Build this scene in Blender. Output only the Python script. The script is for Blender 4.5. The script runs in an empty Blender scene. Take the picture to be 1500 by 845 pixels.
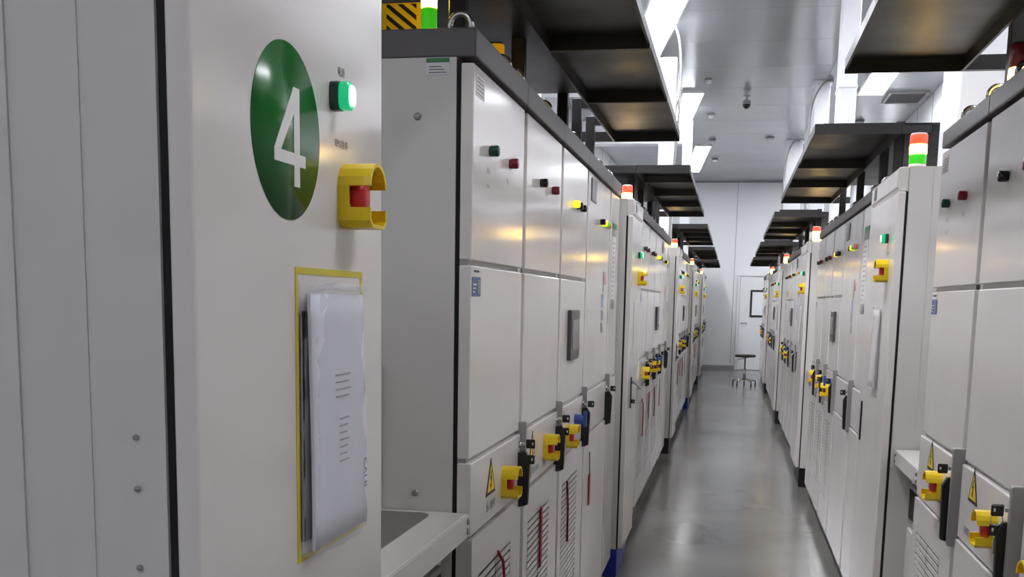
import bpy, bmesh, math, random
from mathutils import Matrix, Vector
random.seed(4)
S = bpy.context.scene
C = S.collection
PI = math.pi

# ------------------------------------------------------------------ camera
H = 1.40
RM = ((0.98054498, 0.04583124, -0.19086918),
      (0.19543415, -0.13699512, 0.97110135),
      (0.01835863, -0.98951091, -0.14328687))
cd = bpy.data.cameras.new('camera')
cam = bpy.data.objects.new('camera', cd)
C.objects.link(cam)
cd.sensor_fit = 'HORIZONTAL'
cd.sensor_width = 36.0
cd.lens = 38.4
cd.shift_y = 0.16547
cd.clip_start = 0.02
cd.clip_end = 100
m = Matrix.Identity(4)
for i in range(3):
    m[i][0] = RM[i][0]
    m[i][1] = -RM[i][1]
    m[i][2] = -RM[i][2]
m[2][3] = H
cam.matrix_world = m
S.camera = cam

# ------------------------------------------------------------------ world, exposure
w = bpy.data.worlds.new('world')
S.world = w
w.use_nodes = True
w.node_tree.nodes['Background'].inputs[0].default_value = (0.9, 0.93, 1.0, 1)
w.node_tree.nodes['Background'].inputs[1].default_value = 0.3
S.view_settings.view_transform = 'Standard'
S.view_settings.look = 'None'
S.view_settings.exposure = 0.40
S.view_settings.gamma = 1.0
S.view_settings.use_curve_mapping = False
LED = 30.0          # strength of the ceiling LED panels

# ------------------------------------------------------------------ materials
def lin(r, g, b):
    f = lambda c: (c / 12.92) if c <= 0.04045 else ((c + 0.055) / 1.055) ** 2.4
    return (f(r / 255), f(g / 255), f(b / 255), 1)

MATS = {}
def mat(name, rgb, rough=0.4, metal=0.0, var=0.0, scale=6.0, rvar=0.0, bump=0.0, emit=None, es=0.0, trans=0.0, spec=0.5, coat=0.0, alpha=1.0):
    mt = bpy.data.materials.new(name)
    mt.use_nodes = True
    nt = mt.node_tree
    b = nt.nodes['Principled BSDF']
    col = lin(*rgb)
    b.inputs['Base Color'].default_value = col
    b.inputs['Roughness'].default_value = rough
    b.inputs['Metallic'].default_value = metal
    b.inputs['Specular IOR Level'].default_value = spec
    if coat:
        b.inputs['Coat Weight'].default_value = coat
        b.inputs['Coat Roughness'].default_value = 0.08
    if trans:
        b.inputs['Transmission Weight'].default_value = trans
    if alpha < 1:
        b.inputs['Alpha'].default_value = alpha
    if emit:
        b.inputs['Emission Color'].default_value = lin(*emit)
        b.inputs['Emission Strength'].default_value = es
    if var or rvar or bump:
        tc = nt.nodes.new('ShaderNodeTexCoord')
        nz = nt.nodes.new('ShaderNodeTexNoise')
        nz.inputs['Scale'].default_value = scale
        nz.inputs['Detail'].default_value = 5
        nt.links.new(tc.outputs['Object'], nz.inputs['Vector'])
        if var:
            rp = nt.nodes.new('ShaderNodeMix')
            rp.data_type = 'RGBA'
            rp.inputs['A'].default_value = tuple(c * (1 - var) for c in col[:3]) + (1,)
            rp.inputs['B'].default_value = tuple(min(1, c * (1 + var)) for c in col[:3]) + (1,)
            nt.links.new(nz.outputs['Fac'], rp.inputs['Factor'])
            nt.links.new(rp.outputs['Result'], b.inputs['Base Color'])
        if rvar:
            mr = nt.nodes.new('ShaderNodeMapRange')
            mr.inputs['From Min'].default_value = 0.3
            mr.inputs['From Max'].default_value = 0.7
            mr.inputs['To Min'].default_value = max(0.02, rough - rvar)
            mr.inputs['To Max'].default_value = rough + rvar
            nt.links.new(nz.outputs['Fac'], mr.inputs['Value'])
            nt.links.new(mr.outputs['Result'], b.inputs['Roughness'])
        if bump:
            bp = nt.nodes.new('ShaderNodeBump')
            bp.inputs['Strength'].default_value = bump
            bp.inputs['Distance'].default_value = 0.002
            nt.links.new(nz.outputs['Fac'], bp.inputs['Height'])
            nt.links.new(bp.outputs['Normal'], b.inputs['Normal'])
    MATS[name] = mt
    return mt

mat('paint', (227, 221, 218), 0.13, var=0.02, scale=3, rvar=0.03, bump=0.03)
mat('paint_shaded', (214, 211, 208), 0.45, var=0.02, scale=3)  # same white paint as the doors, with side shade put into the colour
mat('cornice', (92, 88, 90), 0.42, var=0.05, scale=8)
mat('canopy', (27, 25, 25), 0.42, var=0.08, scale=5, rvar=0.06)
mat('black', (16, 15, 16), 0.45, var=0.05)
mat('black_gloss', (20, 20, 22), 0.2, var=0.05)
mat('groove', (20, 20, 20), 0.8, var=0.05)
mat('yellow', (240, 205, 20), 0.35, var=0.04, scale=12)
mat('tape', (212, 196, 46), 0.45, var=0.06, scale=30)
mat('red', (196, 38, 48), 0.3, var=0.05)
mat('red_dark', (120, 24, 44), 0.25, var=0.05)
mat('red_strap', (168, 40, 62), 0.6, var=0.1, scale=40)
mat('green_dark', (14, 66, 52), 0.25, var=0.05)
mat('green_sign', (38, 112, 48), 0.22, var=0.06, scale=10)
mat('white_print', (236, 236, 236), 0.3, var=0.02)
mat('blue', (52, 84, 160), 0.4, var=0.06)
mat('blue_base', (28, 52, 150), 0.4, var=0.08)
mat('metal', (170, 170, 172), 0.32, metal=0.85, var=0.06, scale=20)
mat('steel', (205, 203, 200), 0.22, metal=0.9, var=0.05, scale=20)
mat('plate', (158, 156, 156), 0.4, metal=0.3, var=0.05)
mat('ink', (86, 84, 88), 0.7, var=0.05)
mat('label_white', (222, 222, 224), 0.45, var=0.03)
mat('label_grey', (140, 142, 146), 0.5, var=0.06, scale=40)
mat('label_blue', (66, 88, 152), 0.4, var=0.1, scale=60)
mat('label_green', (58, 124, 84), 0.5, var=0.05)
mat('label_pale', (140, 165, 195), 0.5, var=0.05)
mat('pink', (230, 130, 150), 0.5, var=0.04)
mat('paper', (226, 226, 238), 0.55, var=0.02, scale=12)
mat('plastic', (235, 235, 240), 0.12, var=0.02, scale=8, bump=0.5, alpha=0.28)
mat('tray', (112, 108, 104), 0.4, var=0.05)
mat('screen', (112, 112, 116), 0.18, var=0.08, scale=14)
mat('screen_frame', (74, 70, 72), 0.35, var=0.04)
mat('wall', (226, 227, 230), 0.4, var=0.02, scale=1.2, rvar=0.05)
mat('ceil', (160, 162, 167), 0.16, var=0.03, scale=1.2, rvar=0.04)
mat('seam', (150, 150, 154), 0.6, var=0.03)
mat('duct', (236, 237, 242), 0.35, var=0.02)
mat('led', (255, 255, 255), 0.5, emit=(248, 250, 255), es=LED, var=0.001)
mat('lamp_white', (235, 235, 235), 0.3, var=0.02)
mat('lamp_amber', (255, 190, 30), 0.3, emit=(255, 210, 80), es=18.0, var=0.02)
mat('lamp_red', (230, 50, 30), 0.3, emit=(255, 80, 55), es=1.2, var=0.02)
mat('lamp_green', (30, 180, 40), 0.3, emit=(70, 200, 30), es=0.45, var=0.02)
mat('lamp_red_off', (110, 14, 14), 0.3, var=0.05)
mat('lamp_amber_off_glow', (205, 150, 24), 0.3, emit=(255, 180, 30), es=0.25, var=0.05)  # weak glow put into the lens of a lamp that is off
mat('pilot_green', (120, 255, 200), 0.25, emit=(190, 255, 225), es=2.2, var=0.02)
mat('pilot_rim', (20, 150, 100), 0.25, emit=(30, 190, 125), es=0.55, var=0.02)
mat('pilot_small', (60, 220, 160), 0.3, emit=(50, 235, 165), es=1.6, var=0.02)
mat('yellow_lit', (250, 230, 40), 0.3, emit=(250, 235, 50), es=0.8, var=0.02)
mat('glass', (150, 160, 165), 0.06, var=0.03, alpha=0.55)
mat('rubber', (24, 24, 24), 0.7, var=0.05)

def floor_material():
    mt = bpy.data.materials.new('floor_epoxy')
    mt.use_nodes = True
    nt = mt.node_tree
    b = nt.nodes['Principled BSDF']
    tc = nt.nodes.new('ShaderNodeTexCoord')
    n1 = nt.nodes.new('ShaderNodeTexNoise'); n1.inputs['Scale'].default_value = 1.3; n1.inputs['Detail'].default_value = 6
    n2 = nt.nodes.new('ShaderNodeTexNoise'); n2.inputs['Scale'].default_value = 260; n2.inputs['Detail'].default_value = 2
    nt.links.new(tc.outputs['Object'], n1.inputs['Vector'])
    nt.links.new(tc.outputs['Object'], n2.inputs['Vector'])
    r1 = nt.nodes.new('ShaderNodeValToRGB')
    r1.color_ramp.elements[0].position = 0.3; r1.color_ramp.elements[0].color = lin(114, 113, 109)
    r1.color_ramp.elements[1].position = 0.7; r1.color_ramp.elements[1].color = lin(130, 128, 124)
    nt.links.new(n1.outputs['Fac'], r1.inputs['Fac'])
    mx = nt.nodes.new('ShaderNodeMix'); mx.data_type = 'RGBA'; mx.blend_type = 'MULTIPLY'
    mx.inputs['Factor'].default_value = 0.25
    nt.links.new(r1.outputs['Color'], mx.inputs['A'])
    nt.links.new(n2.outputs['Color'], mx.inputs['B'])
    nt.links.new(mx.outputs['Result'], b.inputs['Base Color'])
    mr = nt.nodes.new('ShaderNodeMapRange')
    mr.inputs['To Min'].default_value = 0.1; mr.inputs['To Max'].default_value = 0.3
    nt.links.new(n1.outputs['Fac'], mr.inputs['Value'])
    nt.links.new(mr.outputs['Result'], b.inputs['Roughness'])
    MATS['floor'] = mt
floor_material()

# ------------------------------------------------------------------ mesh helpers
class MB:
    def __init__(s):
        s.v = []; s.f = []; s.smooth = set()
    def box(s, x0, x1, y0, y1, z0, z1):
        n = len(s.v)
        s.v += [(x0, y0, z0), (x1, y0, z0), (x1, y1, z0), (x0, y1, z0), (x0, y0, z1), (x1, y0, z1), (x1, y1, z1), (x0, y1, z1)]
        s.f += [tuple(n + i for i in q) for q in ((0, 3, 2, 1), (4, 5, 6, 7), (0, 1, 5, 4), (1, 2, 6, 5), (2, 3, 7, 6), (3, 0, 4, 7))]
        return s
    def prism(s, pts, axis, a0, a1):
        """polygon pts in the two other axes, extruded along axis"""
        n = len(s.v); k = len(pts)
        def P(p, a):
            if axis == 0: return (a, p[0], p[1])
            if axis == 1: return (p[0], a, p[1])
            return (p[0], p[1], a)
        s.v += [P(p, a0) for p in pts] + [P(p, a1) for p in pts]
        s.f.append(tuple(range(n, n + k))); s.f.append(tuple(range(n + 2 * k - 1, n + k - 1, -1)))
        for i in range(k):
            j = (i + 1) % k
            s.f.append((n + i, n + k + i, n + k + j, n + j))
        return s
    def lathe(s, prof, c=(0, 0, 0), axis='z', n=20):
        """prof list of (r, h) revolved about axis through c"""
        b = len(s.v)
        for r, h in prof:
            for i in range(n):
                a = 2 * PI * i / n
                p, q = r * math.cos(a), r * math.sin(a)
                if axis == 'z': v = (c[0] + p, c[1] + q, c[2] + h)
                elif axis == 'y': v = (c[0] + p, c[1] + h, c[2] + q)
                else: v = (c[0] + h, c[1] + p, c[2] + q)
                s.v.append(v)
        for k in range(len(prof) - 1):
            for i in range(n):
                j = (i + 1) % n
                s.smooth.add(len(s.f))
                s.f.append((b + k * n + i, b + k * n + j, b + (k + 1) * n + j, b + (k + 1) * n + i))
        s.f.append(tuple(b + i for i in range(n)))
        s.f.append(tuple(b + (len(prof) - 1) * n + i for i in range(n)))
        return s
    def tube(s, pts, r, n=8, closed=False):
        pts = [Vector(p) for p in pts]
        b = len(s.v); K = len(pts)
        up = None
        for k, p in enumerate(pts):
            if closed: t = (pts[(k + 1) % K] - pts[k - 1])
            else: t = pts[min(k + 1, K - 1)] - pts[max(k - 1, 0)]
            t.normalize()
            if up is None:
                up = Vector((0, 0, 1)) if abs(t.z) < 0.9 else Vector((1, 0, 0))
            side = t.cross(up).normalized(); up = side.cross(t).normalized()
            for i in range(n):
                a = 2 * PI * i / n
                s.v.append(tuple(p + side * (r * math.cos(a)) + up * (r * math.sin(a))))
        for k in range(K if closed else K - 1):
            k2 = (k + 1) % K
            for i in range(n):
                j = (i + 1) % n
                s.smooth.add(len(s.f))
                s.f.append((b + k * n + i, b + k * n + j, b + k2 * n + j, b + k2 * n + i))
        if not closed:
            s.f.append(tuple(b + i for i in range(n))); s.f.append(tuple(b + (K - 1) * n + i for i in range(n)))
        return s
    def mesh(s, name, bevel=0.0, seg=1):
        me = bpy.data.meshes.new(name)
        me.from_pydata(s.v, [], s.f)
        for i in s.smooth: me.polygons[i].use_smooth = True
        bm = bmesh.new(); bm.from_mesh(me)
        bmesh.ops.recalc_face_normals(bm, faces=bm.faces[:])
        if bevel:
            eds = [e for e in bm.edges if len(e.link_faces) == 2 and e.calc_face_angle(0) > 0.6]
            bmesh.ops.bevel(bm, geom=eds, offset=bevel, segments=seg, affect='EDGES', profile=0.5, clamp_overlap=True)
        bm.to_mesh(me); bm.free()
        return me
    def build(s, name, mt, parent=None, bevel=0.0, seg=1, label=None, loc=None):
        me = s.mesh(name, bevel, seg)
        me.materials.append(MATS[mt])
        return link(name, me, parent, label, loc)

def link(name, me, parent=None, label=None, loc=None):
    o = bpy.data.objects.new(name, me)
    C.objects.link(o)
    if parent is not None: o.parent = parent
    if label: o['label'] = label
    if loc: o.location = loc
    return o

def bx(name, mt, parent, x0, x1, y0, y1, z0, z1, bevel=0.0, seg=1, label=None):
    return MB().box(x0, x1, y0, y1, z0, z1).build(name, mt, parent, bevel, seg, label)

def empty(name, loc=(0, 0, 0), rz=0.0):
    o = bpy.data.objects.new(name, None)
    C.objects.link(o)
    o.location = loc; o.rotation_euler = (0, 0, rz); o.empty_display_size = 0.1
    return o

def tag(o, label, cat, group=None):
    o['label'] = label; o['category'] = cat
    if group: o['group'] = group
    return o

def struct(o):
    o['kind'] = 'structure'
    return o

def copy_tree(o, parent=None):
    c = o.copy(); C.objects.link(c); c.parent = parent
    for ch in o.children: copy_tree(ch, c)
    return c

_fonts = {}
def text(body, size, name, mt, parent, loc, vertical=False, ax='c', sx=1.0):
    """flat print on a front face (facing -y); loc = (x, y, z) of the text centre"""
    cu = bpy.data.curves.new(name, 'FONT')
    cu.body = body; cu.size = size; cu.align_x = 'CENTER'; cu.align_y = 'CENTER'; cu.resolution_u = 2
    t = bpy.data.objects.new(name, cu); C.objects.link(t)
    bpy.context.view_layer.update()
    me = bpy.data.meshes.new_from_object(t.evaluated_get(bpy.context.evaluated_depsgraph_get()))
    bpy.data.objects.remove(t); bpy.data.curves.remove(cu)
    for v in me.vertices:
        x, y = v.co.x * sx, v.co.y
        if vertical: x, y = y, -x
        v.co = (x, 0, y)
    me.materials.clear(); me.materials.append(MATS[mt])
    return link(name, me, parent, None, loc)

# ------------------------------------------------------------------ the room
XW, YB, ZC = 2.25, 24.0, 3.95
YN = -3.0
f = struct(bx('floor', 'floor', None, -XW - .1, XW + .1, YN - .1, YB + .1, -0.1, 0))
cl = struct(bx('ceiling', 'ceil', None, -XW - .1, XW + .1, YN - .1, YB + .1, ZC + .012, ZC + .1))
for i, y0 in enumerate([YN + 1.2 * k for k in range(23)]):
    y1 = min(y0 + 1.2, YB)
    for x0, x1 in ((-XW, -.95), (-.95, .95), (.95, XW)):
        bx('ceiling_panel', 'ceil', cl, x0 + .003, x1 - .003, y0 + .003, y1 - .003, ZC, ZC + .012)
struct(bx('wall_left', 'wall', None, -XW - .1, -XW, YN - .1, YB + .1, 0, ZC))
wr = struct(bx('wall_right', 'wall', None, XW, XW + .1, YN - .1, YB + .1, 0, ZC))
struct(bx('wall_near', 'wall', None, -XW, XW, YN - .1, YN, 0, ZC))
wb = struct(bx('wall_back', 'wall', None, -XW, XW, YB, YB + .1, 0, ZC))
for x in (-1.0, 0.02, 1.9):
    bx('wall_seam', 'seam', wb, x - .006, x + .006, YB - .004, YB, 0.1, ZC)
for y in [YN + 1.15 * k for k in range(1, 24)]:
    for sx in (-1, 1):
        bx('wall_seam', 'seam', wr if sx > 0 else bpy.data.objects['wall_left'], *sorted((sx * XW, sx * (XW - .004))), y - .006, y + .006, 0.1, ZC)
struct(bx('baseboard_back', 'seam', None, -XW, .1, YB - .014, YB, 0, 0.09, .003))
struct(bx('trim_1', 'seam', None, -XW, XW, YB - .02, YB, ZC - .03, ZC, .003))

# the door in the back wall
d = bpy.data.objects.new('door_1', None); C.objects.link(d); d.location = (0.11, YB, 0); struct(d)
bx('door_leaf', 'wall', d, .05, .95, -.03, -.002, .01, 1.97, .004)
bx('door_frame', 'label_white', d, 0, .045, -.045, -.001, 0, 2.03, .004)
bx('door_frame', 'label_white', d, .955, 1.0, -.045, -.001, 0, 2.03, .004)
bx('door_frame', 'label_white', d, .045, .955, -.045, -.001, 1.985, 2.03, .004)
wf = MB()
wf.box(.27, .31, -.05, -.03, 1.13, 1.70).box(.69, .73, -.05, -.03, 1.13, 1.70).box(.31, .69, -.05, -.03, 1.13, 1.17).box(.31, .69, -.05, -.03, 1.66, 1.70)
wfo = wf.build('window_frame', 'black', d, .006, 2)
bx('window_pane', 'duct', wfo, .31, .69, -.036, -.03, 1.17, 1.66)
hd = MB().tube([(.10, -.03, 1.0), (.10, -.085, 1.0), (.22, -.085, 1.0)], .012)
hd.build('door_handle', 'metal', d)

# ------------------------------------------------------------------ rows
# every thing of a row is built facing -y, x to the right of someone facing it
XL, XR = -0.555, 0.59          # planes of the cabinet fronts
def place(o, side, u_world_y, plane=None, z=0.0):
    if side == 'L':
        o.location = (XL if plane is None else plane, u_world_y, z); o.rotation_euler = (0, 0, PI / 2)
    else:
        o.location = (XR if plane is None else plane, u_world_y, z); o.rotation_euler = (0, 0, -PI / 2)

# ---- small fittings
def guard_mesh():
    """yellow emergency-stop shroud: sleeve with arched top and notched sides; x width, -y out, z up"""
    W, hz, hb = .029, .036, -.036
    loop = []
    for i in range(9):
        a = PI - PI * i / 8
        loop.append((W * math.cos(a), .010 + .026 * math.sin(a)))
    loop += [(W, -.004), (W, -.016), (W, -.030), (W - .008, hb), (-W + .008, hb), (-W, -.030), (-W, -.016), (-W, -.004)]
    ds = [0, -.015, -.024, -.033, -.043]
    mb = MB(); n = len(loop)
    for k, dy in enumerate(ds):
        sc = 1.0 if k < 4 else .97
        for (x, z) in loop: mb.v.append((x * sc, dy, z))
    for k in range(len(ds) - 1):
        for i in range(n):
            j = (i + 1) % n
            zm = (loop[i][1] + loop[j][1]) / 2
            xm = abs(loop[i][0] + loop[j][0]) / 2
            if k >= 1 and xm > W * .9 and -.0165 < zm < .0105: continue
            if k == 3 and zm < -.017 and xm > W * .8 and False: continue
            mb.f.append((k * n + i, k * n + j, (k + 1) * n + j, (k + 1) * n + i))
    me = mb.mesh('emergency_stop_guard')
    bm = bmesh.new(); bm.from_mesh(me)
    bmesh.ops.recalc_face_normals(bm, faces=bm.faces[:])
    bmesh.ops.solidify(bm, geom=bm.faces[:], thickness=-.0045)
    bm.to_mesh(me); bm.free()
    me.materials.append(MATS['yellow'])
    return me
GUARD = guard_mesh()
BUTTON = MB().lathe([(.010, 0), (.010, -.009), (.020, -.011), (.0215, -.019), (.019, -.026), (.010, -.029), (.001, -.0295)], axis='y', n=20).mesh('stop_button')
BUTTON.materials.append(MATS['red'])
def estop(parent, x, z, y=0.0):
    g = link('emergency_stop_guard', GUARD, parent, 'yellow emergency stop shroud', (x, y, z))
    link('stop_button', BUTTON, g, 'red mushroom button', (0, 0, 0))
    return g

PB = {}
def push(parent, x, z, mt, r=.0125, dpt=.022, name='push_button', label=None):
    k = (mt, r, dpt)
    if k not in PB:
        me = MB().lathe([(r * .9, 0), (r, -.004), (r, -dpt * .85), (r * .85, -dpt), (.001, -dpt)], axis='y', n=16).mesh(name)
        me.materials.append(MATS[mt]); PB[k] = me
    return link(name, PB[k], parent, label, (x, 0, z))

SCREW = MB().lathe([(.008, 0), (.008, -.003), (.005, -.005), (.001, -.005)], axis='y', n=12).mesh('screw')
SCREW.materials.append(MATS['metal'])
KEYH = MB().box(-.004, .004, -.0125, .0125, -.013, .012).mesh('key', .0034, 2)
KEYH.materials.append(MATS['black_gloss'])
KEYO = MB().box(-.0046, .0046, -.0085, -.0045, -.003, .004).mesh('key_hole')
KEYO.materials.append(MATS['label_white'])
KEYB = MB().box(-.0012, .0012, -.004, .004, -.05, -.015).mesh('key_blade')
KEYB.materials.append(MATS['steel'])
KEYI = MB().box(-.0012, .0012, .014, .05, -.004, .004).mesh('key_blade')
KEYI.materials.append(MATS['steel'])
KRING = MB().tube([(0, .012 * math.cos(a), .012 * math.sin(a)) for a in [2 * PI * i / 12 for i in range(12)]], .001, 5, True).mesh('key_ring')
KRING.materials.append(MATS['steel'])
def keys(parent, x, z, y=-.048, hang=True):
    k = link('key', KEYH, parent, 'black-headed key in the lock', (x, y, z))
    link('key_blade', KEYI, k); link('key_hole', KEYO, k)
    if hang:
        link('key_ring', KRING, k, None, (0, 0, -.02))
        k2 = link('key', KEYH, parent, 'spare black-headed key hanging from the lock', (x - .004, y, z - .042))
        link('key_blade', KEYB, k2); link('key_hole', KEYO, k2)

def eye(parent, x, y, z):
    mb = MB().tube([(x, y + .024 * math.cos(a), z + .028 + .024 * math.sin(a)) for a in [2 * PI * i / 20 for i in range(20)]], .007, 8, True)
    mb.lathe([(.014, 0), (.014, .008), (.008, .012)], (x, y, z), 'z', 12)
    return mb.build('lifting_eye', 'steel', parent)

def triangle_sign(parent, x, z, wd=.105, h=.088, y=-.0062, chars=True):
    t = MB().prism([(x - wd / 2, z), (x + wd / 2, z), (x, z + h)], 1, y, -.005).build('warning_sign', 'black', parent, 0, 1, 'yellow triangle with a black bolt')
    i = .12
    MB().prism([(x - wd / 2 * (1 - 2.1 * i), z + h * .09), (x + wd / 2 * (1 - 2.1 * i), z + h * .09), (x, z + h * .80)], 1, y - .0006, y).build('warning_face', 'yellow', t)
    b = [(.002, .66), (-.010, .42), (-.001, .42), (-.006, .26), (-.010, .28), (-.003, .16), (.004, .27), (.0005, .26), (.008, .50), (-.001, .49), (.007, .66)]
    MB().prism([(x + p * 1.0, z + h * q) for p, q in b], 1, y - .0012, y - .0006).build('bolt_symbol', 'black', t)
    if chars:
        text('当心触电', .026, 'lettering', 'ink', t, (x, y, z - .028))
    return t

# ---- one cabinet of a bank
PAR = {'L': dict(top=1.905, corn=1.965, mid=1.478, low=1.042, ll=.868, btn=1.733, est=.942),
       'R': dict(top=1.862, corn=1.912, mid=1.452, low=1.018, ll=.826, btn=1.692, est=.916)}
CABS = {'L': [0, .605, 1.255, 1.90, 2.70, 3.10], 'R': [0, .605, 1.20, 1.85, 2.68, 3.08]}

def panel(parent, name, x0, x1, z0, z1, bev=.003, y0=0.0, y1=.028):
    return bx(name, 'paint', parent, x0, x1, y0, y1, z0, z1, bev, 2)

def louvre_door(parent, x0, x1, z0, z1, near):
    """door leaf with a window of slats, in two columns"""
    a, b = x0 + .07, min(x0 + .445, x1 - .09)
    c, dd = z0 + .17, z1 - .095
    mb = MB()
    yf = -.009
    mb.box(x0, a, yf, .028, z0, z1).box(b, x1, yf, .028, z0, z1).box(a, b, yf, .028, z0, c).box(a, b, yf, .028, dd, z1)
    xm = (a + b) / 2
    o = mb.build('lower_door', 'paint', parent)
    bx('louvre_backing', 'groove', o, a, b, .002, .027, c, dd)
    pitch = .0198
    nrow = int((dd - c) / pitch)
    cols = ((a + .008, xm - .006), (xm + .006, b - .012))
    prof = [(-.0095, .0), (-.0065, .0), (-.0065, .0135), (-.0095, .0135)]
    if near:
        me = None
        for r in range(nrow):
            z = dd - pitch * (r + 1)
            for k, (p, q) in enumerate(cols):
                if me is None:
                    me = MB().prism(prof, 0, 0, q - p).mesh('louvre_slat'); me.materials.append(MATS['paint'])
                link('louvre_slat', me, o, None, (p, 0, z))
    else:
        mb = MB()
        for r in range(nrow):
            z = dd - pitch * (r + 1)
            for p, q in cols:
                mb.prism([(yy, zz + z) for yy, zz in prof], 0, p, q)
        s = mb.build('louvre_slats', 'paint', o)
        s['kind'] = 'stuff'
    return o

def make_cabinet(side, k, near):
    P = PAR[side]; us = CABS[side]
    W = us[k + 1] - us[k]
    t = empty('electrical_cabinet')
    g = .022
    x0, x1 = g, W - g
    if k == 0: x0 = .001
    body = MB().box(.0005, W - .0005, .038, 1.0, .10, P['top'])
    bo = body.build('body', 'paint_shaded', t)
    bx('door_seal', 'groove', t, .004, W - .004, .0285, .0375, .11, P['top'] - .004)
    bx('plinth', 'black', t, .004, W - .004, .03, .95, 0, .10)
    # dark rail along the top edge
    bx('top_rail', 'cornice', t, .0008, W - .0008, -.004, 1.0, P['top'] + .001, P['corn'], .004, 2)
    # thin frame strip left of the door so the seam reads as a grey groove
    bx('seam_strip', 'paint_shaded', t, W - g + .002, W - .0008, .012, .028, .10, P['top'] - .006)
    if k: bx('seam_strip', 'paint_shaded', t, .0008, g - .002, .012, .028, .10, P['top'] - .006)
    h = .006
    ztop = P['top'] - .012
    YL = -.005
    if k < 3:
        panel(t, 'upper_door', x0, x1, P['mid'] + h, ztop)
        panel(t, 'middle_door', x0, x1, P['low'] + h, P['mid'] - h)
        bx('rebate', 'plate', t, x0 + .004, x1 - .03, .009, .028, P['mid'] - h, P['mid'] + h)
    elif k == 3:
        panel(t, 'upper_door', x0, x1, P['low'] + h, ztop)
    else:
        panel(t, 'upper_door', x0, x1, P['low'] + h, ztop)
    panel(t, 'lock_panel', x0, x1, P['ll'] + h * .6, P['low'] - h * .6, y0=YL)
    bx('rebate', 'plate', t, x0 + .004, x1 - .004, .009, .028, P['low'] - h * .6, P['low'] + h)
    if k < 3: louvre_door(t, x0, x1, .115, P['ll'] - h * .6, near)
    else: panel(t, 'lower_door', x0, x1, .115, P['ll'] - h * .6, y0=-.009)
    # handle with its steel strike channel on the right-hand edge
    if k < 4:
        hx = W - .045
        ch = MB().box(W - .030, W - .008, -.022, .011, P['ll'] - .03, P['low'] + .03)
        ch.build('strike_channel', 'plate', t, .002)
        hb = MB().prism([(-.001, P['ll'] - .03), (-.001, P['low'] - .052), (-.026, P['low'] - .048), (-.038, P['low'] - .07), (-.034, P['ll'] - .02)], 0, hx - .012, hx + .008)
        hl = hb.build('handle', 'black', t, .002)
        MB().lathe([(.009, 0), (.009, -.012), (.006, -.014)], (hx - .002, 0, P['low'] - .030), 'y', 12).build('lock_cylinder', 'steel', hl)
    # fittings
    zb = P['btn']
    if k == 0:
        push(t, .165, zb, 'green_dark'); push(t, .395, zb, 'red_dark')
        text('启动', .016, 'lettering', 'ink', t, (.15, -.0006, zb - .046)); text('START', .011, 'lettering', 'ink', t, (.15, -.0006, zb - .08))
        text('停止', .016, 'lettering', 'ink', t, (.37, -.0006, zb - .046))
        lb = bx('label', 'label_blue', t, .004, .088, -.0012, 0, P['mid'] - .072, P['mid'] - .030, 0, 1, 'blue printed label')
        bx('label_strip', 'label_grey', lb, .056, .080, -.0018, -.0012, P['mid'] - .067, P['mid'] - .035)
        for q in range(3): bx('print_line', 'label_white', lb, .012, .046 - .008 * q, -.0018, -.0012, P['mid'] - .048 - .008 * q, P['mid'] - .045 - .008 * q)
        lw = bx('label', 'label_white', t, .008, .085, -.001, 0, P['mid'] - .026, P['mid'] - .010, 0, 1, 'small white label')
        bx('print_line', 'ink', lw, .02, .07, -.0014, -.001, P['mid'] - .020, P['mid'] - .015)
        ls = bx('label', 'paint_shaded', t, .02, .1, -.0008, 0, P['top'] - .075, P['top'] - .03, 0, 1, 'faint printed rating label')
        for q in range(5): bx('print_line', 'label_grey', ls, .03, .09, -.0012, -.0008, P['top'] - .07 + .008 * q, P['top'] - .067 + .008 * q)
        triangle_sign(t, .205, .936 if side == 'L' else .935)
        estop(t, .362, P['est'], YL); keys(t, W - .048, P['low'] - .027, -.038, side == 'L')
        pts = [(.28, -.010, P['ll'] - .09), (.31, -.018, P['ll'] - .12), (.335, -.018, P['ll'] - .18), (.33, -.017, P['ll'] - .26), (.34, -.016, P['ll'] - .34)]
        if side == 'L': MB().tube(pts, .0042, 6).build('red_strap', 'red_strap', t)
    if k == 1:
        push(t, .235, zb, 'black_gloss'); push(t, .45, zb, 'red_dark')
        triangle_sign(t, .165, .94 if side == 'L' else .94, .10, .085, chars=False)
        lt = bx('label', 'label_grey', t, .10, .28, -.0062, -.005, P['ll'] + .03, P['ll'] + .048)
        text('当心触电', .020, 'lettering', 'label_white', lt, (.19, -.0068, P['ll'] + .039))
        estop(t, .39, P['est'] + .008, YL); keys(t, W - .048, P['low'] - .025, -.038)
        if side == 'L': bx('red_strap', 'red_strap', t, .29, .315, -.016, -.011, P['ll'] - .28, P['ll'] - .09, .002)
    if k == 2:
        push(t, .27, zb, 'yellow_lit'); push(t, .35, zb, 'black_gloss'); push(t, .45, zb, 'black_gloss')
        fr = bx('touch_screen', 'screen_frame', t, .195, .405, -.014, 0, 1.193, 1.368, .003, 2)
        bx('display', 'screen', fr, .225, .375, -.0152, -.014, 1.232, 1.335)
        estop(t, .20, P['est'] - .012, YL); keys(t, W - .05, P['low'] - .034, -.040, False)
        lk = MB().lathe([(.018, 0), (.018, -.03), (.012, -.038), (.001, -.038)], (.40, 0, .968), 'y', 14).build('lock_knob', 'blue', t, 0, 1, 'blue knob')
        MB().box(.394, .406, -.05, -.036, .940, .998).build('knob_lever', 'blue', lk, .002)
        if side == 'L': MB().tube([(.20, -.012, P['ll'] - .10), (.205, -.016, P['ll'] - .2), (.21, -.015, P['ll'] - .32)], .004, 6).build('cord', 'red_dark', t)
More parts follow.
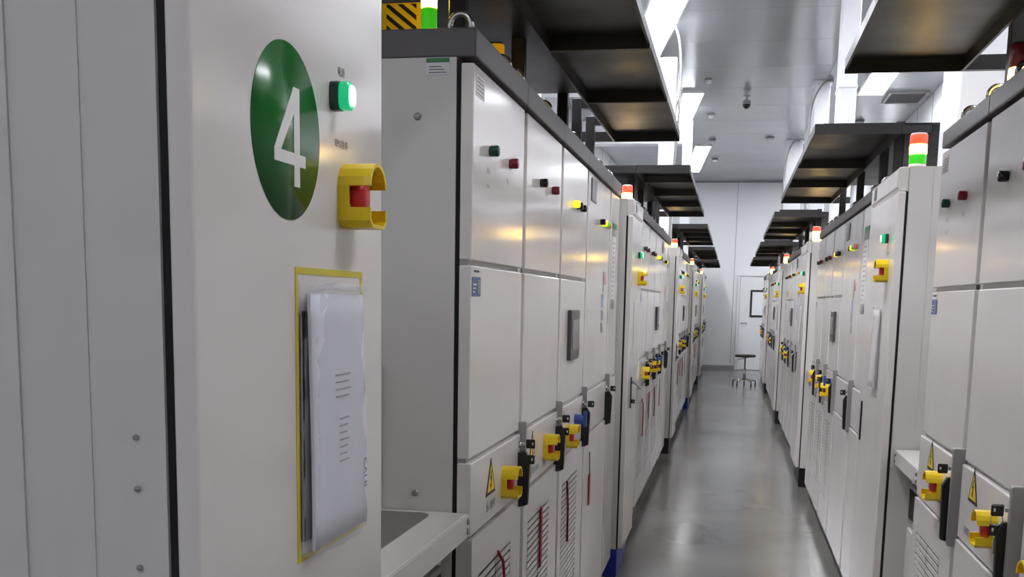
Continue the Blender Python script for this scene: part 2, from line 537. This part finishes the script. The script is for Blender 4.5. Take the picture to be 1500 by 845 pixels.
    if k == 3:
        pl = bx('name_plate', 'screen_frame', t, .09, .25, -.003, 0, P['top'] - .118, P['top'] - .03, .001)
        bx('plate_face', 'label_grey', pl, .10, .235, -.0036, -.003, P['top'] - .11, P['top'] - .038)
        for q, mm in enumerate(('black_gloss', 'yellow_lit', 'lamp_green', 'pink')): push(t, .42 + .075 * q, zb - .004, mm)
        MB().lathe([(.026, 0), (.026, -.0012), (.001, -.0012)], (.66, 0, 1.50), 'y', 20).build('sticker', 'pink', t)
        bx('label', 'label_grey', t, .575, .61, -.0012, 0, 1.44, 1.53)
        for q, mm in enumerate(('label_pale', 'label_grey', 'label_grey')): bx('label', mm, t, .53, .60, -.0012, 0, 1.375 - .055 * q, (1.43 if q == 0 else 1.418) - .055 * q)
        if side == 'L':
            tg = MB().tube([(.19, -.011, P['ll'] - .08), (.195, -.013, P['ll'] - .17)], .002, 5).build('tag_string', 'ink', t)
            bx('hanging_tag', 'red_strap', tg, .175, .215, -.015, -.011, P['ll'] - .30, P['ll'] - .17, .001)
        keys(t, W - .05, P['low'] - .034, -.040, False)
    if k == 4:
        ls = bx('paper_strip', 'label_white', t, .10, .24, -.0012, 0, 1.41, 1.70)
        for q in range(12): bx('print_line', 'label_grey', ls, .115, .19 + .03 * ((q * 7) % 3) / 2, -.0017, -.0012, 1.425 + .022 * q, 1.430 + .022 * q)
        sq = bx('label', 'label_grey', t, .10, .24, -.0012, 0, 1.365, 1.405)
        MB().prism([(.17, 1.366), (.238, 1.366), (.238, 1.400)], 1, -.0018, -.0012).build('label_corner', 'screen_frame', sq)
        bx('label', 'label_green', t, .08, .28, -.0012, 0, 1.735, 1.76); bx('label', 'label_grey', t, .08, .26, -.0012, 0, 1.70, 1.728)
    # lifting eyes on the roof of the outer cabinets
    for ex, ey in ([(.10, .055), (W - (.08 if side == 'L' else .19), .055)] if k in (0, 1) else [(W - .08, .06)]):
        eye(t, ex, ey, P['corn'])
    if k == 0:
        # side wall details of the end cabinet (this side faces -x)
        for z in (1.784, .967):
            s = link('screw', SCREW, t, None, (0.0, .123, z)); s.rotation_euler = (0, 0, -PI / 2); s.location = (-.0002, .123, z)
        sl = bx('side_label', 'label_white', t, -.0012, 0.0004, .053, .104, P['top'] - .002, P['top'] - .036, 0, 1, 'white label with green heading')
        bx('label_heading', 'label_green', sl, -.0018, -.0012, .053, .104, P['top'] - .011, P['top'] - .002)
        for q in range(3): bx('print_line', 'ink', sl, -.0018, -.0012, .058 + .006 * q, .098, P['top'] - .032 + .006 * q, P['top'] - .0305 + .006 * q)
    return t

ORD = ['nearest', 'second', 'third', 'fourth', 'farthest']
SIDE = {'L': 'left', 'R': 'right'}
CABTXT = ['white cabinet with green and red buttons beside the bench, {} bank on the {}',
          'white cabinet with one black and one red button, {} bank on the {}',
          'white cabinet with grey touch screen and blue knob, {} bank on the {}',
          'wide white cabinet with a row of coloured buttons, {} bank on the {}',
          'narrow white cabinet with a printed paper strip, {} bank on the {}']
PROTO = {}
def cabinet(side, k, bank, ystart):
    near = bank == 0
    key = (side, k, near)
    if key not in PROTO:
        t = make_cabinet(side, k, near); PROTO[key] = t
    else:
        t = copy_tree(PROTO[key])
    sg = 1 if side == 'L' else -1
    place(t, side, ystart + sg * CABS[side][k])
    tag(t, CABTXT[k].format(ORD[bank], SIDE[side]), 'cabinet', 'electrical cabinets with ' + ['green and red buttons', 'black and red buttons', 'touch screens', 'rows of buttons', 'paper strips'][k])
    return t

# ---- benches between a column and its bank
def make_bench(side, W):
    t = empty('loading_bench')
    zt = .928 if side == 'L' else .905
    # top plate with a rounded recess holding the dark tray
    bx('bench_top', 'paint', t, .004, W - .004, .001, .20, zt - .012, zt, .002)
    tr = MB()
    r = .03; x1, y0 = W - .03, .075
    pts = [(.03, y0), ]
    for i in range(7):
        a = -PI / 2 + (PI / 2) * i / 6
        pts.append((x1 - r + r * math.cos(a), y0 + r + r * math.sin(a)))
    pts += [(x1, .19), (.03, .19)]
    tr.prism(pts, 2, zt, zt + .0016).build('tray', 'tray', t)
    ap = bx('apron', 'paint', t, .004, W - .004, -.004, .0, zt - .052, zt - .001, .001)
    for xx in (.02, W - .02):
        for zz in (zt - .015, zt - .037): link('screw', SCREW, t, None, (xx, -.004, zz))
    bx('backsplash', 'paint_shaded', t, .004, W - .004, .20, .225, .10, 1.25, .002)
    bx('base_cabinet', 'paint_shaded', t, .004, W - .004, .06, .20, .10, zt - .10, .002)
    bx('slot_frame', 'plate', t, .06, W - .05, .045, .06, zt - .24, zt - .11, .002)
    bx('slot', 'groove', t, .075, W - .065, .043, .045, zt - .225, zt - .125)
    for zz in (.25, .45, .62): link('screw', SCREW, t, None, (W - .03, .06, zz))
    bx('drawer_front', 'paint', t, .05, W - .06, .045, .06, .18, .42, .003)
    bx('drawer_front', 'paint', t, .05, W - .06, .045, .06, .44, .64, .003)
    bx('plinth', 'black', t, .01, W - .01, .07, .20, 0, .10)
    return t

# ---- control columns
COLW = {'L': .56, 'R': .73}
COLX = {'L': -.49, 'R': .54}
ZCOLS = {'L': 1.90, 'R': 1.873}
def make_column(side, numbered):
    W = COLW[side]
    ZCOL = ZCOLS[side]
    ZD = ZCOL - .083
    t = empty('control_column')
    zb = .15
    bs = bx('column_base', 'blue_base' if side == 'L' else 'black', t, .02, W - .02, .03, .95, 0, zb - .002, .004)
    # body made of folded sheet: front frame, seam, stepped side
    b = MB().box(0, W, .034, .109, zb, ZCOL).box(.0015, W - .0015, .109, .112, zb, ZCOL).box(0, W, .112, .150, zb, ZCOL)
    b.box(.004, W - .004, .150, .188, zb, ZCOL).box(.001, W - .001, .188, 1.0, zb, ZCOL)
    bo = b.build('body', 'paint_shaded', t)
    for z in (1.263, 1.213, 1.135):
        for xx, rz in ((-.0002, -PI / 2),):
            s = link('screw', SCREW, bo, None, (xx, .064, z)); s.rotation_euler = (0, 0, rz); s.scale = (.35, 1, .35)
    bx('door_seal', 'groove', t, .004, W - .004, .026, .0335, zb + .004, ZD)
    dr = bx('door', 'paint', t, 0.001, W - .001, 0, .0255, zb + .004, ZD, .004, 3)
    # header box with rounded lower lip and dark slot
    hp = [(y_, z_ + ZCOL) for y_, z_ in ((.0338, -.081), (.010, -.081), (.001, -.076), (-.004, -.067), (-.004, -.011), (.002, -.001), (.0338, 0))]
    hdr = MB().prism(hp, 0, .012, W - .012).build('header', 'paint', t, .002)
    bx('header_slot', 'screen_frame', hdr, .10, .17, -.0048, -.004, ZCOL - .061, ZCOL - .015)
    # indicator light
    ix = .365 if side == 'L' else .55
    ind = MB().prism([(ix + .0135 * math.copysign(abs(math.cos(a)) ** .6, math.cos(a)), 1.642 + .0175 * math.copysign(abs(math.sin(a)) ** .6, math.sin(a))) for a in [2 * PI * i / 20 for i in range(20)]], 1, -.011, 0).build('indicator_light', 'green_dark', t)
    rim = MB().prism([(ix + .0130 * math.copysign(abs(math.cos(a)) ** .6, math.cos(a)), 1.642 + .0170 * math.copysign(abs(math.sin(a)) ** .6, math.sin(a))) for a in [2 * PI * i / 20 for i in range(20)]], 1, -.024, -.011).build('lens', 'pilot_rim', ind, .002)
    MB().prism([(ix + .0105 * math.copysign(abs(math.cos(a)) ** .6, math.cos(a)), 1.642 + .0125 * math.copysign(abs(math.sin(a)) ** .6, math.sin(a))) for a in [2 * PI * i / 20 for i in range(20)]], 1, -.0262, -.024).build('lens_face', 'pilot_green', ind, .001)
    text('电源', .013, 'lettering', 'ink', t, (ix + .028, -.0006, 1.675))
    text('EPO急停', .012, 'lettering', 'ink', t, (ix + .028, -.0006, 1.588))
    estop(t, .412 if side == 'L' else .58, 1.527)
    if numbered:
        # taped frame round the document pocket
        fr = MB(); a, b_, c, dd, q = .239, .471, 1.085, 1.433, .008
        fr.box(a, a + q, -.0008, 0, c, dd).box(b_ - q, b_, -.0008, 0, c, dd).box(a + q, b_ - q, -.0008, 0, c, c + q).box(a + q, b_ - q, -.0008, 0, dd - q, dd)
        fr.build('tape_frame', 'tape', t, 0, 1, 'yellow tape frame')
    # swing handle
    hx = .16 if side == 'L' else .10
    if numbered:
        cx, cz, r = .222, 1.579, .0955
        s = MB().lathe([(r, 0), (r, -.0008), (.001, -.0008)], (cx, 0, cz), 'y', 64).build('number_sign', 'green_sign', t, 0, 1, 'green disc with a white 4')
        P = lambda q: [(cx - r + 2 * r * a, cz + r - 2 * r * b) for a, b in q]
        dg = MB()
        dg.prism(P([(.585, .235), (.67, .235), (.67, .6095), (.585, .6095)]), 1, -.0014, -.0008)
        dg.prism(P([(.585, .6805), (.67, .6805), (.67, .80), (.585, .80)]), 1, -.0014, -.0008)
        dg.prism(P([(.5845, .235), (.5845, .385), (.392, .6095), (.30, .6095)]), 1, -.0014, -.0008)
        dg.prism(P([(.30, .61), (.76, .61), (.76, .68), (.30, .68)]), 1, -.0014, -.0008)
        dg.build('numeral', 'white_print', s)
    else:
        bo2 = MB().box(hx - .010, hx + .010, -.006, 0, .86, 1.02).build('handle_plate', 'black', t, .002)
        if side == 'L': MB().prism([(-.006, 1.0), (-.022, 1.0), (-.058, .965), (-.052, .953), (-.02, .985), (-.006, .985)], 0, hx - .007, hx + .007).build('handle', 'plate' if side == 'L' else 'black', bo2, .002)
        if side == 'L': MB().lathe([(.011, 0), (.011, -.016), (.008, -.019), (.001, -.019)], (hx + .002, -.006, .895), 'y', 12).build('lock_cylinder', 'black_gloss', bo2)
        # slim window strip
        bx('door_recess', 'plate', t, .20 if side == 'L' else .26, .215 if side == 'L' else .275, -.001, 0, 1.13, 1.40)
    return t

def make_pocket(side):
    """clear plastic pocket with paper, hung on the column door"""
    t = empty('document_pocket')
    w2, h2 = (.197, .305) if side == 'L' else (.13, .29)
    # stack of paper standing a little proud of the door, leaning out at one side
    pb = MB(); nx, nz = 8, 10
    def surf(i, j, off):
        x = w2 * i / nx; z = h2 * j / nz
        y = -.007 - .005 * math.sin(PI * min(1, (1 - j / nz) * .7)) - .004 * (1 - i / nx) + .0015 * math.sin(5 * i / nx + 3 * j / nz)
        return (x, y + off, z)
    for off in (0, .004):
        for j in range(nz + 1):
            for i in range(nx + 1): pb.v.append(surf(i, j, off))
    N = (nx + 1) * (nz + 1)
    for j in range(nz):
        for i in range(nx):
            a = j * (nx + 1) + i
            q = (a, a + 1, a + nx + 2, a + nx + 1)
            pb.smooth.add(len(pb.f)); pb.f.append(q); pb.f.append(tuple(N + v for v in reversed(q)))
    ring = [i for i in range(nx + 1)] + [j * (nx + 1) + nx for j in range(1, nz + 1)] + [nz * (nx + 1) + i for i in range(nx - 1, -1, -1)] + [j * (nx + 1) for j in range(nz - 1, 0, -1)]
    for k in range(len(ring)):
        a, b = ring[k], ring[(k + 1) % len(ring)]
        pb.f.append((a, b, N + b, N + a))
    pap = pb.build('paper', 'paper' if side == 'L' else 'paint_shaded', t)
    if side == 'L': bx('dark_sheet', 'black', t, -.006, .19, -.0045, -.0010, .012, .285, .001)  # thin black sheet behind the paper, showing past its left edge
    def printl(x0, x1, z, hgt):
        i, j = (x0 + x1) / 2 / w2 * nx, z / h2 * nz
        y = surf(i, j, 0)[1]
        return MB().box(x0, x1, y - .0012, y - .0006, z, z + hgt)
    if side == 'L':
        for q in range(4): printl(.072, .125 - .006 * (q % 2), .205 - .009 * q, .0018).build('print_line', 'label_grey', pap)
        for q in range(7): printl(.085, .118 - .004 * (q % 3), .150 - .009 * q, .0018).build('print_line', 'label_grey', pap)
        y = surf(6.2, 2.5, 0)[1]
        text('CALB', .017, 'lettering', 'ink', pap, (.176, y - .003, .070), vertical=True)
    # plastic sleeve over it
    sb = MB(); W3, H3 = w2 + .018, h2 + .02
    nx2, nz2 = 10, 14
    for j in range(nz2 + 1):
        for i in range(nx2 + 1):
            x = -.009 + W3 * i / nx2; z = -.006 + H3 * j / nz2
            ex = math.sin(PI * i / nx2) ** .4 if 0 < i < nx2 else 0
            y = -.002 - .021 * ex * (1 - .55 * (j / nz2) ** 2) - .002 * math.sin(i * 2.1 + j * 1.7) * (1 if 0 < i < nx2 else 0)
            sb.v.append((x, y, z))
    for j in range(nz2):
        for i in range(nx2):
            a = j * (nx2 + 1) + i
            sb.smooth.add(len(sb.f)); sb.f.append((a, a + 1, a + nx2 + 2, a + nx2 + 1))
    sb.build('plastic_sleeve', 'plastic', t)
    MB().tube([(0, -.012, h2 + .004), (.06, -.013, h2 + .009), (.12, -.012, h2 + .006), (w2, -.010, h2 + .008)], .0035, 6).build('sleeve_fold', 'plastic', t)
    return t

def tower(loc, label, r=.029, h=.03, lit=('lamp_green', 'lamp_amber', 'lamp_red')):
    t = empty('tower_light', loc)
    MB().lathe([(r * 1.0, 0), (r * 1.0, .012), (r * .95, .014)], n=24).build('base', 'lamp_white', t)
    z = .014
    for mm in lit:
        nm = {'lamp_gre': 'green_lens', 'lamp_amb': 'amber_lens', 'lamp_red': 'red_lens'}[mm[:8]]
        MB().lathe([(r * .93, z), (r, z + .002), (r, z + h * 1.1 - .003), (r * .93, z + h * 1.1)], n=24).build(nm, mm, t)
        z += h * 1.1
    MB().lathe([(r * .95, z), (r * .9, z + .004), (r * .5, z + .006), (.001, z + .006)], n=24).build('cap', 'lamp_white' if lit[-1] == 'lamp_red' else 'black', t)
    tag(t, label, 'signal light', 'tower lights')
    return t

# ---- canopies over the banks
ZK = 2.136
def make_canopy(side, cuts, posts):
    P = PAR[side]
    t = empty('canopy')
    y0, y1 = (-.285, .02) if side == 'L' else (-.27, .09)
    yp = .085 if side == 'L' else .094
    zt = ZK + .045
    for a, b in zip(cuts[:-1], cuts[1:]):
        mb = MB()
        mb.box(a + .002, b - .002, y0, y1, zt - .004, zt)
        mb.box(a + .002, a + .010, y0, y1, ZK, zt - .004).box(b - .010, b - .002, y0, y1, ZK, zt - .004)
        mb.box(a + .010, b - .010, y0, y0 + .008, ZK + .012, zt - .004).box(a + .010, b - .010, y1 - .008, y1, ZK, zt - .004)
        mb.build('canopy_tray', 'canopy', t)
    for p in posts:
        bx('post', 'canopy', t, p - .02, p + .02, yp, yp + .04, P['corn'] + .001, zt + .04, .003)
        bx('bracket', 'canopy', t, p - .015, p + .015, y0 + .05, yp - .001, zt + .001, zt + .035, .002)
    bx('end_bar', 'canopy', t, cuts[0], cuts[0] + .03, y1 + .002, yp + .12, ZK, zt, .002)
    bx('end_bar', 'canopy', t, cuts[-1] - .03, cuts[-1], y1 + .002, yp + .12, ZK, zt, .002)
    ra, rb_ = (-.12, 1.88) if side == 'L' else (.62, cuts[-1])
    bx('rear_roof', 'canopy', t, ra, rb_, y1 + .002, .984, zt - .010, zt)
    bx('back_panel', 'canopy', t, ra, rb_, .985, .995, P['corn'] + .001, zt)
    return t

# ------------------------------------------------------------------ left row
LCOL = [.95, 5.45, 10.2, 14.72, 19.25]
RBANK = [3.5, 8.15, 12.8, 17.4, 22.0]
lcan = rcan = lb = rb = None
cols = {}
for n, yc in enumerate(LCOL):
    key = ('L', n == 0)
    if key not in cols: cols[key] = make_column('L', n == 0); c = cols[key]
    else: c = copy_tree(cols[key])
    place(c, 'L', yc, COLX['L'])
    tag(c, ['white control column with green number 4 disc, nearest on the left', 'white control column with blue base, second along the left row', 'white control column, third along the left row',
            'white control column, fourth along the left row', 'white control column at the far end of the left row'][n], 'cabinet', 'control columns')
    if n in (2, 4):
        for ch in c.children:
            if ch.name.startswith('column_base'):
                ch.data = ch.data.copy(); ch.data.materials[0] = MATS['black']
    for k in range(5): cabinet('L', k, n, yc + 1.38)
    if lb is None: lb = make_bench('L', .816); b = lb
    else: b = copy_tree(lb)
    place(b, 'L', yc + .562)
    tag(b, 'white loading bench with dark inset tray, {} on the left'.format(ORD[n]), 'bench', 'loading benches')
    if lcan is None: lcan = make_canopy('L', [-.35, .16, 1.03, 1.90, 2.91], [.28, 1.02, 1.90, 2.28, 2.72]); k = lcan
    else: k = copy_tree(lcan)
    place(k, 'L', yc + 1.38)
    tag(k, 'black metal canopy trays on posts above the {} left bank'.format(ORD[n]), 'canopy', 'black canopies')
    if n:
        tower((-.55, yc + .27, ZCOLS['L'] + .0005), 'lit red and amber tower light on the {} left control column'.format(ORD[n]), .027, .032, ('lamp_amber', 'lamp_red'))
p0 = make_pocket('L')
place(p0, 'L', .95 + .256, COLX['L'] + .001, 1.098)
tag(p0, 'clear plastic pocket of white papers inside the yellow tape frame', 'document pocket')

# ------------------------------------------------------------------ right row
pr = None
for n, ye in enumerate(RBANK):
    for k in range(5): cabinet('R', k, n, ye)
    if rcan is None: rcan = make_canopy('R', [-.28, .85, 1.85, 3.08], [.30, 1.35, 2.35, 2.85]); k = rcan
    else: k = copy_tree(rcan)
    place(k, 'R', ye)
    tag(k, 'black metal canopy trays on posts above the {} right bank'.format(ORD[n]), 'canopy', 'black canopies')
    if n > 3: continue
    if rb is None: rb = make_bench('R', .49); b = rb
    else: b = copy_tree(rb)
    place(b, 'R', ye + .495)
    tag(b, 'white loading bench with screwed apron, {} on the right'.format(ORD[n] if n < 3 else 'fourth'), 'bench', 'loading benches')
    key = ('R', 0)
    if key not in cols: cols[key] = make_column('R', False); c = cols[key]
    else: c = copy_tree(cols[key])
    place(c, 'R', ye + .5 + COLW['R'], COLX['R'])
    tag(c, 'white control column with rounded header, {} on the right'.format(['nearest', 'second', 'third', 'fourth'][n]), 'cabinet', 'control columns')
    tower((.605, ye + .5 + .07, ZCOLS['R'] + .0005), 'lit {} tower light on the {} right control column'.format('red, amber and green' if n == 0 else 'amber', ['nearest', 'second', 'third', 'fourth'][n]), lit=('lamp_green', 'lamp_amber', 'lamp_red') if n == 0 else ('lamp_amber', 'lamp_amber', 'lamp_red'))
    if pr is None: pr = make_pocket('R'); q = pr
    else: q = copy_tree(pr)
    place(q, 'R', ye + .5 + COLW['R'] - .37, COLX['R'] - .001, 1.10)
    tag(q, 'clear plastic pocket with paper on the {} right control column'.format(['nearest', 'second', 'third', 'fourth'][n]), 'document pocket', 'pockets on right columns')

# extra signal lights and warning board on the cabinet roofs
tower((-.735, 2.62, 1.9655), 'slim tower light with glowing green lens on the nearest left cabinet roof', .019, .045, ('lamp_green', 'lamp_green', 'lamp_amber'))
tower((-.70, 3.22, 1.9655), 'unlit dark red tower light on roof near second left cabinet', .022, .045, ('lamp_red_off', 'lamp_red_off', 'lamp_amber_off_glow'))
tower((.665, 2.96, 1.9125), 'amber-glowing tower light at the right edge of the picture', .028, .05, ('lamp_amber', 'lamp_red_off'))
hz = empty('hazard_board', (-.905, 2.78, 1.967))
bx('board', 'yellow', hz, 0, .105, 0, .012, 0, .17, .002)
for i in range(8):
    z = -.03 + .028 * i
    pts = [(.014, z + .05), (.014, z + .062), (.092, z + .0), (.092, z - .012)]
    for lim, sg in ((.004, 1), (.166, -1)):
        out = []
        for p, q in zip(pts, pts[1:] + pts[:1]):
            ip, iq = sg * (p[1] - lim) >= 0, sg * (q[1] - lim) >= 0
            if ip: out.append(p)
            if ip != iq:
                f_ = (lim - p[1]) / (q[1] - p[1]); out.append((p[0] + f_ * (q[0] - p[0]), lim))
        pts = out
    if len(pts) > 2: MB().prism(pts, 1, -.0015, 0).build('stripe', 'black', hz)
tag(hz, 'yellow board with black diagonal stripes on the nearest left cabinet roof', 'warning board')
bx('foot', 'black', hz, 0, .105, -.02, .04, -.0008, .004)

# ------------------------------------------------------------------ ceiling things
def led_panel(p0, p1, wd, label):
    (xa, ya), (xb, yb) = p0, p1
    L = math.hypot(xb - xa, yb - ya)
    t = empty('ceiling_light', ((xa + xb) / 2, (ya + yb) / 2, ZC), math.atan2(-(xb - xa), yb - ya))
    fr = MB().box(-wd / 2 - .015, -wd / 2, -L / 2, L / 2, -.035, -.0005).box(wd / 2, wd / 2 + .015, -L / 2, L / 2, -.035, -.0005)
    fr.box(-wd / 2 - .015, wd / 2 + .015, -L / 2 - .015, -L / 2, -.035, -.0005).box(-wd / 2 - .015, wd / 2 + .015, L / 2, L / 2 + .015, -.035, -.0005)
    fr.build('housing', 'lamp_white', t)
    bx('diffuser', 'led', t, -wd / 2, wd / 2, -L / 2, L / 2, -.03, -.004)
    tag(t, label, 'ceiling light', 'ceiling LED panels')
    return t
led_panel((-.63, 9.7), (-1.02, 11.9), .30, 'slanted bright ceiling light above the second left canopy, nearest of three')
led_panel((-.57, 13.9), (-.86, 16.5), .24, 'slanted bright ceiling light, middle of three over the left row')
led_panel((-.57, 18.5), (-.86, 22.0), .24, 'slanted bright ceiling light, farthest of three over the left row')
for i, y in enumerate((2.5, 4.6, 6.9)):
    led_panel((-.62, y), (-.62, y + 1.6), .3, 'bright ceiling light over the near left row, {} from the camera end'.format(['first', 'second', 'third'][i]))
led_panel((-.62, -2.2), (-.62, -1.3), .28, 'added ceiling light, unseen behind the camera on the left')  # unseen panel added to brighten the side of the nearest column
for i, y in enumerate((1.0, 5.0, 8.4, 12.6, 17.2, 21.0)):
    led_panel((1.52, y), (1.52, y + 1.6), .28, 'bright ceiling light over the right row, {} from the camera end'.format(['first', 'second', 'third', 'fourth', 'fifth', 'last'][i]))

v = empty('ceiling_vent', (1.96, 14.5, ZC))
vf = MB().box(-.23, .23, -.36, -.33, -.03, -.0005).box(-.23, .23, .33, .36, -.03, -.0005).box(-.23, -.20, -.33, .33, -.03, -.0005).box(.20, .23, -.33, .33, -.03, -.0005)
vf.build('vent_frame', 'plate', v)
bx('vent_backing', 'screen_frame', v, -.2, .2, -.33, .33, -.008, -.001)
for i in range(12):
    MB().prism([(-.33 + .055 * i, -.012), (-.325 + .055 * i, -.012), (-.295 + .055 * i, -.026), (-.30 + .055 * i, -.026)], 0, -.2, .2).build('vent_slat', 'screen_frame', v)
tag(v, 'dark grey square air vent in the ceiling on the right', 'vent')

def detector(x, y, label, r=.055):
    t = empty('smoke_detector', (x, y, ZC))
    MB().lathe([(r, -.0005), (r, -.018), (r * .9, -.022)], n=20).build('mounting_ring', 'label_grey', t)
    MB().lathe([(r * .75, -.022), (r * .7, -.045), (r * .4, -.055), (.001, -.055)], n=20).build('sensor_cap', 'label_white', t)
    tag(t, label, 'smoke detector', 'ceiling detectors')
detector(-.39, 15.6, 'round ceiling detector left of the dome camera')
detector(-.42, 17.95, 'round ceiling detector, second along left of the aisle')
detector(-.41, 20.3, 'round ceiling detector nearest the back wall')
detector(.46, 17.8, 'round ceiling detector right of the aisle', .07)
detector(-.38, 13.2, 'small ceiling detector nearest the camera', .045)
detector(1.62, 16.3, 'round ceiling detector beyond the air vent', .07)
dc = empty('dome_camera', (.065, 14.3, ZC))
MB().lathe([(.045, -.0005), (.045, -.01), (.012, -.014), (.012, -.06)], n=18).build('mount', 'plate', dc)
MB().lathe([(.05, -.06), (.055, -.09), (.052, -.105)], n=20).build('housing', 'label_grey', dc)
MB().lathe([(.050, -.105), (.047, -.125), (.035, -.145), (.016, -.156), (.001, -.158)], n=20).build('dome', 'black_gloss', dc)
tag(dc, 'security dome camera with black lens hanging from the ceiling', 'camera')

def duct(x0, x1, y0, dy, z0, z1, label):
    t = empty('air_duct', (x0, y0, z0))
    W, Hh = x1 - x0, z1 - z0
    bx('duct_shaft', 'duct', t, 0, W, 0, dy, 0, Hh - .03, .006)
    bx('flange', 'duct', t, -.02, W + .02, -.02, dy + .02, 0, .02, .003)
    bx('flange', 'duct', t, -.02, W + .02, -.02, dy + .02, Hh - .03, Hh - .001, .003)
    bx('joint_band', 'lamp_white', t, -.006, W + .006, -.006, dy + .006, Hh * .55, Hh * .55 + .02, .002)
    tag(t, label, 'duct', 'white air ducts')
zl, zr = ZCOLS['L'], ZCOLS['R']
def elbow_duct(x0, x1, y0, dy, z0, z1, label):
    t = empty('air_duct', (x0, y0, z0))
    W, Hh = x1 - x0, z1 - z0
    bx('duct_shaft', 'duct', t, 0, W, 0, dy, 0, Hh, .006)
    bx('duct_arm', 'duct', t, -XW - x0 + .002, -.001, 0, dy, Hh - .30, Hh, .006)
    bx('flange', 'duct', t, -.02, W + .02, -.02, dy + .02, 0, .02, .003)
    tag(t, label, 'duct', 'white air ducts')
elbow_duct(-.735, -.59, 10.48, .22, zl + .001, 3.62, 'white square duct bending to the wall above the third left column')
elbow_duct(-.735, -.61, 15.0, .22, zl + .001, 3.78, 'white square duct bending to the wall above the fourth left column')
duct(-1.3, -1.05, 5.75, .22, zl + .001, ZC, 'white square air duct rising from the second left column')
duct(.716, .843, 8.80, .3, zr + .001, ZC, 'white square air duct rising from the second right column')
duct(.82, .995, 13.42, .3, zr + .001, ZC, 'white square air duct rising from the third right column')
duct(.735, .97, 18.05, .3, zr + .001, ZC, 'white square air duct rising from the fourth right column')
duct(.77, 1.35, 4.32, .36, zr + .001, ZC, 'wide white air duct box behind the nearest right tower light')

def cable(pts, r, label, name='cable_conduit'):
    K = []
    P = [Vector(p) for p in pts]
    P = [P[0] * 2 - P[1]] + P + [P[-1] * 2 - P[-2]]
    for i in range(1, len(P) - 2):
        for s in range(8):
            tt = s / 8
            a, b, c, d_ = P[i - 1], P[i], P[i + 1], P[i + 2]
            K.append(.5 * ((2 * b) + (c - a) * tt + (2 * a - 5 * b + 4 * c - d_) * tt ** 2 + (3 * b - a - 3 * c + d_) * tt ** 3))
    K.append(P[-2])
    o = MB().tube(K, r, 8).build(name, 'plate', None)
    tag(o, label, 'cable', 'hanging cables')
cable([(1.02, 13.34, 3.93), (.92, 13.34, 3.90), (.82, 13.34, 3.72), (.785, 13.34, 3.4), (.785, 13.34, 2.6), (.785, 13.34, zr + .001)], .014, 'grey cable arching from the ceiling onto the third right column')
cable([(.93, 17.98, 3.93), (.82, 17.98, 3.88), (.74, 17.98, 3.66), (.71, 17.98, 3.3), (.70, 17.98, 2.6), (.70, 17.98, zr + .001)], .014, 'grey cable arching from the ceiling onto the fourth right column')
cable([(-.70, 10.42, 3.93), (-.60, 10.42, 3.84), (-.555, 10.42, 3.6), (-.55, 10.42, 3.2), (-.58, 10.42, 2.6), (-.60, 10.42, zl + .001)], .012, 'grey cable hanging beside the third left duct')

# ------------------------------------------------------------------ stool at the far end
st = empty('swivel_stool', (.27, 19.35, 0))
sm = MB().lathe([(.001, .495), (.165, .495), (.178, .503), (.18, .52), (.17, .535), (.12, .541), (.001, .541)], n=28)
sm.build('seat', 'black', st)
MB().lathe([(.05, .48), (.05, .494)], n=16).build('seat_plate', 'steel', st)
MB().lathe([(.024, .10), (.024, .30), (.014, .302), (.014, .48)], n=16).build('gas_column', 'steel', st)
MB().tube([(0, 0, .47), (-.09, -.03, .465), (-.13, -.04, .44)], .006).build('lift_lever', 'black', st)
for i in range(5):
    a = 2 * PI * i / 5 + .3
    c_, s_ = math.cos(a), math.sin(a)
    MB().tube([(.02 * c_, .02 * s_, .12), (.10 * c_, .10 * s_, .105), (.20 * c_, .20 * s_, .085)], .014, 8).build('leg', 'steel', st)
    ca = MB().lathe([(.026, -.012), (.026, .012)], (.20 * c_, .20 * s_, .0265), 'x', 14).build('caster', 'rubber', st)
    MB().box(.20 * c_ - .008, .20 * c_ + .008, .20 * s_ - .008, .20 * s_ + .008, .045, .085).build('caster_fork', 'black', ca)
tag(st, 'round black swivel stool with chrome five-leg caster base', 'stool')
